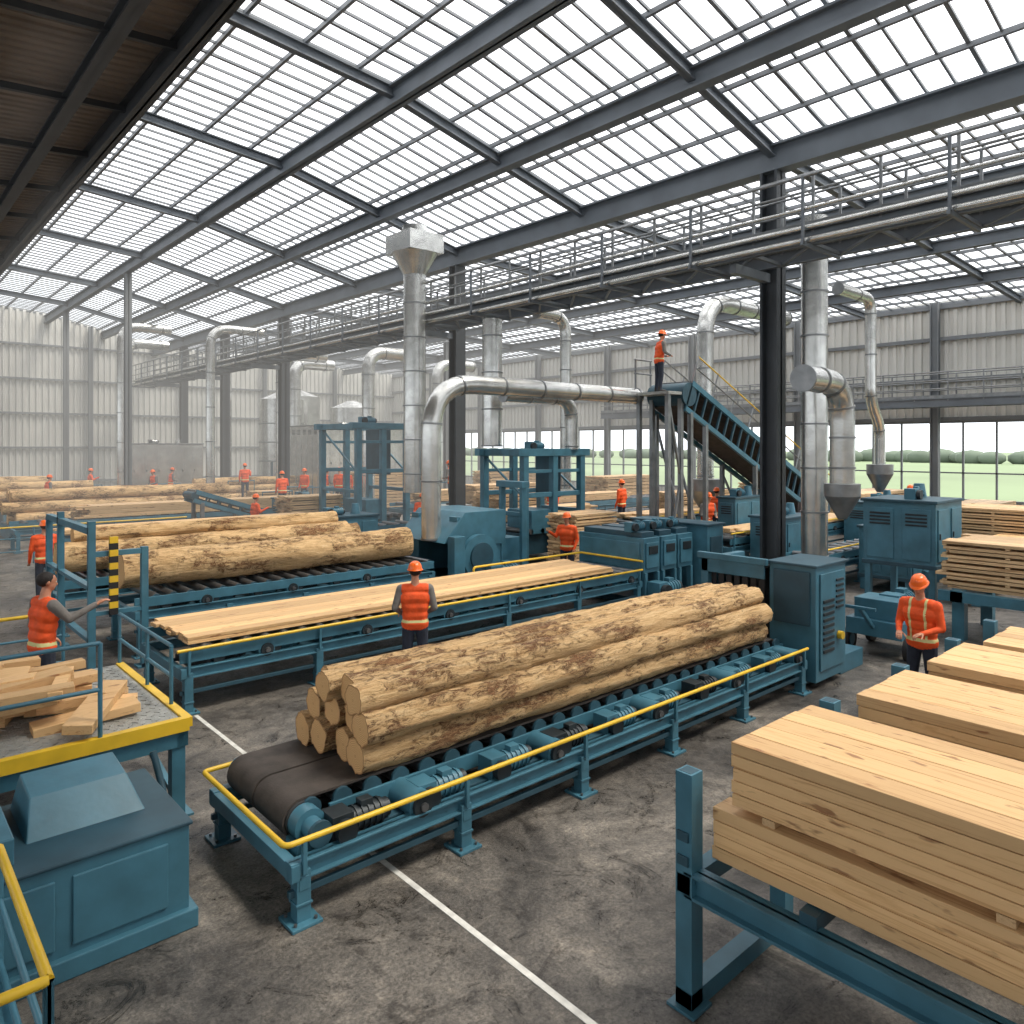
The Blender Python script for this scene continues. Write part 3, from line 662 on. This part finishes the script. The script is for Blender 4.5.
for (x,y,r,z) in((18.5,31,.3,8.0),(17.4,38,.35,8.5),(12.5,35,.2,9),(20,42,.35,8.5),(11,44,.25,10),(24,33,.3,8),(13,51,.3,10),(17.4,46,.3,9)):
    duct('exhaust_duct',[(x,y,.5),(x,y,z),(x+2.5,y,z)],r,.9,1.6)
for (x,y,r,z) in((21,46,1.4,6.5),(25,44,1.4,6.0),(24,50,1.6,7),(28,38,1.2,6)):
    m=MB(); m.cyl((x,y,1.6),(x,y,z),r,'galv',n=28); m.cyl((x,y,1.6),(x,y,.5),r,'galv',r1=r*.3,n=28); m.cyl((x,y,z),(x,y,z+.5),r,'galv',r1=r*.2,n=28)
    for k in range(4):
        a=k*math.pi/2+.7; m.bar((x+r*math.cos(a),y+r*math.sin(a),0),(x+r*math.cos(a),y+r*math.sin(a),2.5),.12,.12,TD)
    for q in(2.5,3.7,4.9): m.cyl((x,y,q),(x,y,q+.08),r+.04,'galv_dark',n=28)
    m.obj('storage_silo')
# ================= left area =================
m=MB(); PX0,PX1,PY0,PY1,PZ=-1.6,2.4,7.3,9.7,.9
m.b2(PX0,PX1,PY0,PY1,PZ-.04,PZ,'grate_floor')
m.b2(PX0,PX1,PY0-.04,PY0+.04,PZ-.09,PZ+.03,Y); m.b2(PX1-.04,PX1+.04,PY0,PY1,PZ-.07,PZ+.02,Y)
m.b2(PX0,PX1,PY0,PY0+.1,PZ-.24,PZ-.09,T); m.b2(PX1-.1,PX1,PY0,PY1,PZ-.24,PZ-.1,T); m.b2(PX0,PX1,PY1-.1,PY1,PZ-.24,PZ-.04,T)
k=0; yy=PY0+.1
while yy<PY1-.05:   # raised tread pattern
    xx=.2+(.06 if k%2 else 0)
    while xx<PX1-.08: m.box((xx,yy,PZ+.003),(.06,.014,.006),'grate_floor',Matrix.Rotation(.8 if k%2 else -.8,3,'Z')); xx+=.12
    yy+=.075; k+=1
for x in(PX1-.08,.5,PX0+.1):
    for y in(PY0+.08,PY1-.08): m.b2(x-.06,x+.06,y-.06,y+.06,0,PZ-.1,T); m.b2(x-.12,x+.12,y-.12,y+.12,0,.02,T)
m.bar((PX1-.08,PY0+.08,.15),(PX1-.08,PY1-.08,.7),.05,.05,T)
for x in(1.65,.75,-.15,-1.05): m.cyl((x,PY0,PZ),(x,PY0,PZ+.86),.02,T,n=8)
for h in(.45,.86): m.tube([(PX0,PY0,PZ+h),(1.65,PY0,PZ+h)],.02,T,n=8)
for y in(PY0+.5,8.6,PY1): m.cyl((PX1,y,PZ),(PX1,y,PZ+.6),.02,T,n=8)
for h in(.3,.6): m.cyl((PX1,PY0+.5,PZ+h),(PX1,PY1,PZ+h),.02,T,n=8)
m.obj('work_platform',bevel=0)
m=MB(); rr=random.Random(11)
for i in range(34):
    lay=i//10; a=rr.uniform(-.3,.3)+ (1.15 if i%3==1 else 0)
    m.rnd=rr.random(); c=(rr.uniform(.55,1.75) if lay<2 else rr.uniform(.9,1.6),7.85+(i%10)*.185+rr.uniform(-.05,.05),PZ+.06+lay*.10)
    m.box(c,(rr.uniform(.5,1.25),rr.choice((.12,.18,.24)),.085),'lumber',Matrix.Rotation(a,3,'Z')@Matrix.Rotation(rr.uniform(-.1,.1),3,'Y')@Matrix.Rotation(rr.uniform(-.08,.08),3,'X'))
m.obj('offcut_pile',bevel=.005)
m=MB()
m.b2(.1,1.85,5.6,6.75,0.0,.76,T); m.b2(.15,1.9,5.55,6.8,0,.14,T); m.b2(.08,1.87,5.58,6.77,.74,.77,TD)
vs=[V(p) for p in[(.9,6.0,.77),(1.66,6.0,.77),(1.66,6.68,.77),(.9,6.68,.77),(.95,6.2,1.0),(1.58,6.2,1.0),(1.58,6.6,1.04),(.95,6.6,1.04)]]
m.add(vs,[(0,1,5,4),(1,2,6,5),(2,3,7,6),(3,0,4,7),(4,5,6,7)],T)
m.b2(.1,.8,5.75,6.7,.77,.95,T); m.b2(.2,.7,5.85,6.5,.95,.98,TD)
m.b2(1.85,1.87,5.75,6.5,.2,.66,T); m.b2(.3,1.0,5.58,5.6,.2,.66,T); m.b2(1.1,1.7,5.58,5.6,.2,.66,T)
for q in((1.86,5.8),(1.86,6.45)): m.cyl((q[0],q[1],.66),(q[0]+.02,q[1],.66),.02,'roller_steel')
m.cyl((1.7,6.75,.5),(1.7,6.95,.5),.1,TD); m.cyl((1.2,6.75,.5),(1.2,6.95,.5),.1,TD)
m.tube([(1.95,6.1,.1),(2.05,6.6,.1),(2.05,6.9,.5),(2.0,7.0,.8)],.03,TD,n=8,bend=.2)
m.obj('machine_housing',bevel=.015)
def railing(m,pts,h,z=0,mid=(.35,.7),top=Y,posts=1.0):
    for a,b in zip(pts,pts[1:]):
        a=V(a);b=V(b);L=(b-a).length;k=max(1,int(L/posts))
        for i in range(k+1): q=a.lerp(b,i/k); m.cyl((q.x,q.y,z),(q.x,q.y,z+h),.024,T,n=10)
        m.cyl((a.x,a.y,z+h),(b.x,b.y,z+h),.026,top,n=10)
        for t in mid: m.cyl((a.x,a.y,z+h*t),(b.x,b.y,z+h*t),.018,T,n=8)
m=MB()
railing(m,[(-1.5,3.95,0),(.68,3.95,0),(.68,5.45,0)],1.05,0)
m.b2(-1.5,.6,4.0,5.3,.25,.3,'grate_floor'); m.b2(-1.5,.66,3.93,4.0,.15,.32,T); m.b2(.6,.68,4,5.35,.15,.32,T)
for a in(-1.4,.6):
    for b in(4.0,5.25): m.b2(a-.04,a+.04,b-.04,b+.04,0,.2,T)
m.obj('guard_railing')
m=MB()
for x,y,h in((2.75,12.7,2.35),(2.75,14.9,2.35),(3.5,12.7,1.9),(2.75,15.9,2.2)): m.b2(x-.05,x+.05,y-.05,y+.05,0,h,T); m.b2(x-.12,x+.12,y-.12,y+.12,0,.03,T)
m.b2(2.7,2.8,12.7,15.9,2.15,2.25,T); m.b2(2.7,2.8,12.7,15.9,1.3,1.36,T); m.b2(2.7,2.8,12.7,15.9,.5,.56,T); m.b2(2.75,3.5,12.66,12.74,1.8,1.88,T); m.b2(2.75,3.5,12.66,12.74,.9,.96,T)
for i in range(12): m.b2(2.98,3.1,12.6,12.66,.9+i*.1,1.0+i*.1,Y if i%2 else 'black_rubber')
m.obj('guard_gate')
m=MB(); railing(m,[(.6,12.3,0),(2.3,12.3,0)],1.1); railing(m,[(.9,14,0),(.9,18.5,0)],1.2,posts=1.2); m.obj('guard_railing')
m=MB(); railing(m,[(5,19.2,0),(9,19.2,0)],1.1,top=T); railing(m,[(3,26.0,0),(8.5,26.0,0)],1.1); m.obj('guard_railing')

# ================= people =================
def build_person(arms,lean=0,hpitch=0,hyaw=0,sleeve='sleeve_grey',vox=.014,legs=None,helmet='orange_helmet',hair='hair_dark',hand='skin',curl=.5,fine=True):
    segs=[]; mb=MB()
    R=Matrix.Rotation(-lean,3,'X'); piv=V((0,0,.95))
    U=lambda p: R@(V(p)-piv)+piv
    def cap(p0,p1,r0,r1,reg,up=False):
        p0=U(p0) if up else V(p0); p1=U(p1) if up else V(p1)
        mb.capsule(p0,p1,r0,r1,'skin'); segs.append((p0,p1,r0,r1,reg))
    legs=legs or {1:((.115,.02,.5),(.12,-.03,.09)),-1:((-.115,.0,.5),(-.12,-.03,.09))}
    for s in(1,-1):
        k,a=legs[s]; cap((s*.09,0,.92),k,.1,.072,'pants'); cap(k,a,.07,.056,'pants')
        a=V(a); cap(a+V((0,-.02,-.035)),a+V((s*.02,.16,-.045)),.052,.042,'boot'); cap(a+V((0,0,.06)),a+V((0,-.01,-.02)),.056,.055,'boot')
    cap((-.075,0,.93),(.075,0,.93),.125,.125,'torso'); cap((-.07,0,1.05),(.07,0,1.05),.118,.118,'torso')
    cap((-.08,0,1.17),(.08,0,1.17),.12,.12,'torso',True); cap((-.1,.005,1.3),(.1,.005,1.3),.128,.128,'torso',True)
    cap((-.145,0,1.42),(.145,0,1.42),.085,.085,'torso',True); cap((0,-.01,1.42),(0,.005,1.57),.065,.055,'neck',True)
    for s in(1,-1):
        e,w=arms[s]; cap((s*.205,0,1.425),e,.068,.05,'sleeve',True); cap(e,w,.048,.035,'sleeve',True)
    hc=U((0,.01,1.665)); HR=R@Matrix.Rotation(hyaw,3,'Z')@Matrix.Rotation(-hpitch,3,'X')
    def H(p): return hc+HR@V(p)
    def hs(p0,p1,r0,r1,reg='head'):
        mb.capsule(H(p0),H(p1),r0,r1,'skin'); segs.append((H(p0),H(p1),r0,r1,reg))
    hs((0,-.025,.03),(0,.015,.03),.083,.08); hs((0,.03,-.055),(0,.045,-.06),.055,.045); hs((0,.02,-.01),(0,.03,-.03),.07,.066)
    if fine:
        hs((0,.092,.005),(0,.108,-.022),.011,.015); hs((-.02,.088,.03),(.02,.088,.03),.013,.013)
        for s in(1,-1): hs((s*.079,-.005,.012),(s*.081,-.008,-.018),.015,.011)
    palms=[]
    for s in(1,-1):
        e=U(arms[s][0]);w=U(arms[s][1]); d=(w-e).normalized(); side=d.cross(V((0,0,1)))
        side=side.normalized() if side.length>.2 else V((0,1,0)); 
        nrm=side.cross(d).normalized()
        for q in(-1,0,1):
            a=w+d*.01+side*q*.012; b=w+d*.085+side*q*.026; mb.capsule(a,b,.02,.017,'skin'); segs.append((a,b,.021,.018,'hand'))
        palms.append((s,w,d,side,nrm))
    me=mb.mesh('tmp'); ob=bpy.data.objects.new('tmp',me); bpy.context.scene.collection.objects.link(ob)
    md=ob.modifiers.new('r','REMESH'); md.mode='VOXEL'; md.voxel_size=vox
    sm=ob.modifiers.new('s','SMOOTH'); sm.factor=.5; sm.iterations=4 if fine else 2
    dg=bpy.context.evaluated_depsgraph_get(); em=bpy.data.meshes.new_from_object(ob.evaluated_get(dg))
    co=np.empty(len(em.vertices)*3); em.vertices.foreach_get('co',co); co=co.reshape(-1,3)
    faces=[tuple(p.vertices) for p in em.polygons]
    cen=np.array([co[list(f)].mean(0) for f in faces])
    best=np.full(len(cen),1e9); reg=np.zeros(len(cen),int)
    for i,(p0,p1,r0,r1,g) in enumerate(segs):
        a=np.array(p0);b=np.array(p1);ab=b-a; t=np.clip(((cen-a)@ab)/max(ab@ab,1e-9),0,1)
        dd=np.linalg.norm(cen-(a+t[:,None]*ab),axis=1)-(r0+(r1-r0)*t)
        k=dd<best; best[k]=dd[k]; reg[k]=i
    bpy.data.objects.remove(ob); bpy.data.meshes.remove(em)
    out=MB(); RI=R.inverted(); mats=[]
    for c,i in zip(cen,reg):
        g=segs[i][4]
        if g=='torso':
            q=RI@(V(c)-piv)+piv
            if q.z<.84: mt='pants'
            elif .95<q.z<.99: mt='reflective'
            elif fine and q.z>=.99 and .085<abs(q.x)<.11 and q.y>0: mt='reflective'
            else: mt='orange_hivis'
        else: mt=g
        mats.append({'pants':'trouser_navy','boot':'boot_black','neck':'skin','sleeve':sleeve,'head':'skin','hand':hand}.get(mt,mt))
    out.v=[tuple(v) for v in co]; out.rr=[0.0]*len(co); out.f=faces; out.m=mats; out.sm=[True]*len(faces); out.r=[.5]*len(faces)
    for s,w,d,side,nrm in palms:
        lens=(.066,.078,.072,.056)
        if not fine: continue
        for q in range(4):
            p=w+d*.088+side*((q-1.5)*.0195); dd=d.copy()
            for j,fr in enumerate((.45,.32,.25)):
                dd=(Matrix.Rotation(-curl*(.8 if j else .5),3,side)@dd).normalized()
                p2=p+dd*lens[q]*fr; out.capsule(p,p2,.0095-.001*j,.0088-.001*j,hand,8); p=p2
        ts=-1 ; p=w+d*.03+side*ts*.03; dd=(d*.6+side*ts*.7-nrm*.3).normalized()
        for j,fr in enumerate((.035,.03,.024)):
            p2=p+dd*fr; out.capsule(p,p2,.0115-.001*j,.0105-.001*j,hand,8); p=p2; dd=(dd*.8+d*.3-nrm*.15).normalized()
    if fine:
        for s in(1,-1):
            out.sphere(H((s*.031,.086,.012)),(.013,.007,.008),'eye_white',10,6,rot=HR); out.sphere(H((s*.031,.0915,.012)),(.005,.004,.005),'hair_dark',8,5,rot=HR)
        out.sphere(H((0,.09,-.05)),(.023,.008,.0065),'lip',10,6,rot=HR)
    if helmet is None: out.sphere(H((0,-.022,.038)),(.091,.1,.09),hair,16,8,rot=HR@Matrix.Rotation(.25,3,'X'))
    else: out.sphere(H((0,-.03,.02)),(.089,.088,.07),hair,14,8,rot=HR)
    if helmet:
        n=24; c0=V((0,-.008,.055)); vs=[]
        prof=[(.0,.108),(.035,.104),(.065,.09),(.088,.066),(.1,.035),(.107,.0),(.112,-.012),(.124,-.016),(.122,-.022),(.105,-.02)]
        for r,z in prof:
            for j in range(n):
                a=2*math.pi*j/n; ex=.04*max(0,math.sin(a))**2 if r>.115 else 0
                vs.append(H(c0+V((r*.95*math.cos(a),(r*1.1+ex)*math.sin(a),z))))
        out.add(vs,[(i*n+j,(i+1)*n+j,(i+1)*n+(j+1)%n,i*n+(j+1)%n) for i in range(len(prof)-1) for j in range(n)],helmet,True)
        if fine: out.capsule(H(c0+V((0,-.09,.07))),H(c0+V((0,.085,.07))),.012,.012,helmet)
    return out
def place(mesh,name,loc,face,s=1.0):
    ob=bpy.data.objects.new(name,mesh); ob.location=loc; ob.rotation_euler[2]=math.radians(face)-math.pi/2; ob.scale=(s,s,s)
    bpy.context.scene.collection.objects.link(ob); return ob
A_hold={1:((.27,.04,1.15),(.17,.26,1.1)),-1:((-.27,.04,1.15),(-.14,.27,1.12))}
A_down={1:((.27,-.01,1.14),(.28,.08,.88)),-1:((-.27,-.01,1.14),(-.28,.09,.88))}
A_point={1:((.28,.06,1.2),(.36,.32,1.36)),-1:((-.27,-.02,1.14),(-.24,.12,.92))}
me=build_person({1:((.28,-.02,1.15),(.2,.2,1.05)),-1:((-.29,-.04,1.16),(-.2,.17,1.04))},vox=.011,sleeve='sleeve_grey').mesh('w1')
place(me,'factory_worker',(6.13,8.97,0),55,1.0)
me=build_person({1:((.26,.16,1.25),(.33,.42,1.4)),-1:((-.27,0,1.14),(-.2,.2,.98))},lean=.06,hpitch=.05,hyaw=-.2,vox=.011,helmet=None,sleeve='sleeve_grey').mesh('w2')
place(me,'factory_worker',(1.80,10.85,0),15,1.07)
me=build_person(A_hold,lean=.1,hpitch=.3,hyaw=.15,vox=.011,sleeve='orange_hivis').mesh('w3')
place(me,'factory_worker',(10.55,3.68,0),175,1.0)
far=[build_person(a,vox=.02,fine=False,sleeve=s,lean=l).mesh('wf') for a,s,l in((A_down,'orange_hivis',0),(A_hold,'sleeve_grey',.12),(A_point,'orange_hivis',.05))]
P=[(3.3,19.6,90,0),(13.2,43,0,.5),(15.1,37.4,80,.8),(16.5,33.6,200,.6),(17.1,32.6,10,.6),(17.9,32.0,250,.6),(16.9,30.9,30,.7),(18.3,24.2,120,1.1),(13.6,13.1,200,0),(20.3,16.9,100,.5),(19.2,12.7,250,.3),(9.5,44.2,0,.5),(24,8.7,200,.5),(6.6,38.6,10,0.4),(15.2,21.8,60,0),(21.6,13.9,20,.3),(11.5,40,200,.5),(10.6,25.4,0,0),(19.8,19.9,200,.4),(2.6,31.5,0,.3),(14,30.6,90,.6)]
for i,(x,y,a,z) in enumerate(P):
    place(far[i%3],'factory_worker',(x,y,z),a,1.0)
    if z>.2:
        m=MB(); m.b2(x-.7,x+.7,y-.5,y+.5,z-.06,z,'grate_floor')
        for a in(-.62,.62):
            for b in(-.42,.42): m.b2(x+a-.04,x+a+.04,y+b-.04,y+b+.04,0,z-.06,T)
        m.cyl((x-.7,y+.48,z+.9),(x+.7,y+.48,z+.9),.025,T,n=8)
        for a in(-.68,.68): m.cyl((x+a,y+.48,z),(x+a,y+.48,z+.9),.02,T,n=8)
        m.obj('operator_platform')
place(far[1],'factory_worker',(17.4,13.1,5.03),-30,1.0)

# far-half haze: a faintly glowing volume stands in for scattered light
m=MB(); vm=bpy.data.materials.new('emissive_haze'); vm.use_nodes=True; nt=vm.node_tree; nt.nodes.clear(); MATS['emissive_haze']=vm
o=nt.nodes.new('ShaderNodeOutputMaterial'); ab=nt.nodes.new('ShaderNodeVolumeAbsorption'); ab.inputs['Color'].default_value=(0,0,0,1); ab.inputs['Density'].default_value=.011
em=nt.nodes.new('ShaderNodeEmission'); em.inputs[0].default_value=(1,.97,.91,1); em.inputs[1].default_value=.011*.6
ad=nt.nodes.new('ShaderNodeAddShader'); nt.links.new(ab.outputs[0],ad.inputs[0]); nt.links.new(em.outputs[0],ad.inputs[1]); nt.links.new(ad.outputs[0],o.inputs['Volume'])
m.b2(3,35.4,17,55.3,.02,9.4,'emissive_haze'); m.obj('emissive_haze')

w=bpy.data.worlds.new('sky'); bpy.context.scene.world=w; w.use_nodes=True; nt=w.node_tree
bg=nt.nodes['Background']; tc=nt.nodes.new('ShaderNodeTexCoord'); sp=nt.nodes.new('ShaderNodeSeparateXYZ'); nt.links.new(tc.outputs['Generated'],sp.inputs[0])
r=ramp(nt,[(0,(.84,.88,.92)),(.5,(.98,.98,1.0)),(1,(1,1,1))]); nt.links.new(sp.outputs['Z'],r.inputs[0]); nt.links.new(r.outputs[0],bg.inputs[0]); bg.inputs[1].default_value=2.5
sl=bpy.data.lights.new('sun','SUN'); sl.energy=4.5; sl.angle=math.radians(18); sl.color=(1,.92,.80)
so=bpy.data.objects.new('sun',sl); so.rotation_euler=(math.radians(22),math.radians(20),0); bpy.context.scene.collection.objects.link(so)
bpy.context.scene.view_settings.view_transform='Standard'
cam=bpy.data.cameras.new('camera'); co=bpy.data.objects.new('camera',cam); bpy.context.scene.collection.objects.link(co)
co.location=(0,0,3.5); co.rotation_euler=(math.pi/2,0,-math.radians(41.8)); cam.sensor_width=36; cam.lens=26.05; cam.shift_y=-.0645; cam.clip_end=1000
bpy.context.scene.camera=co
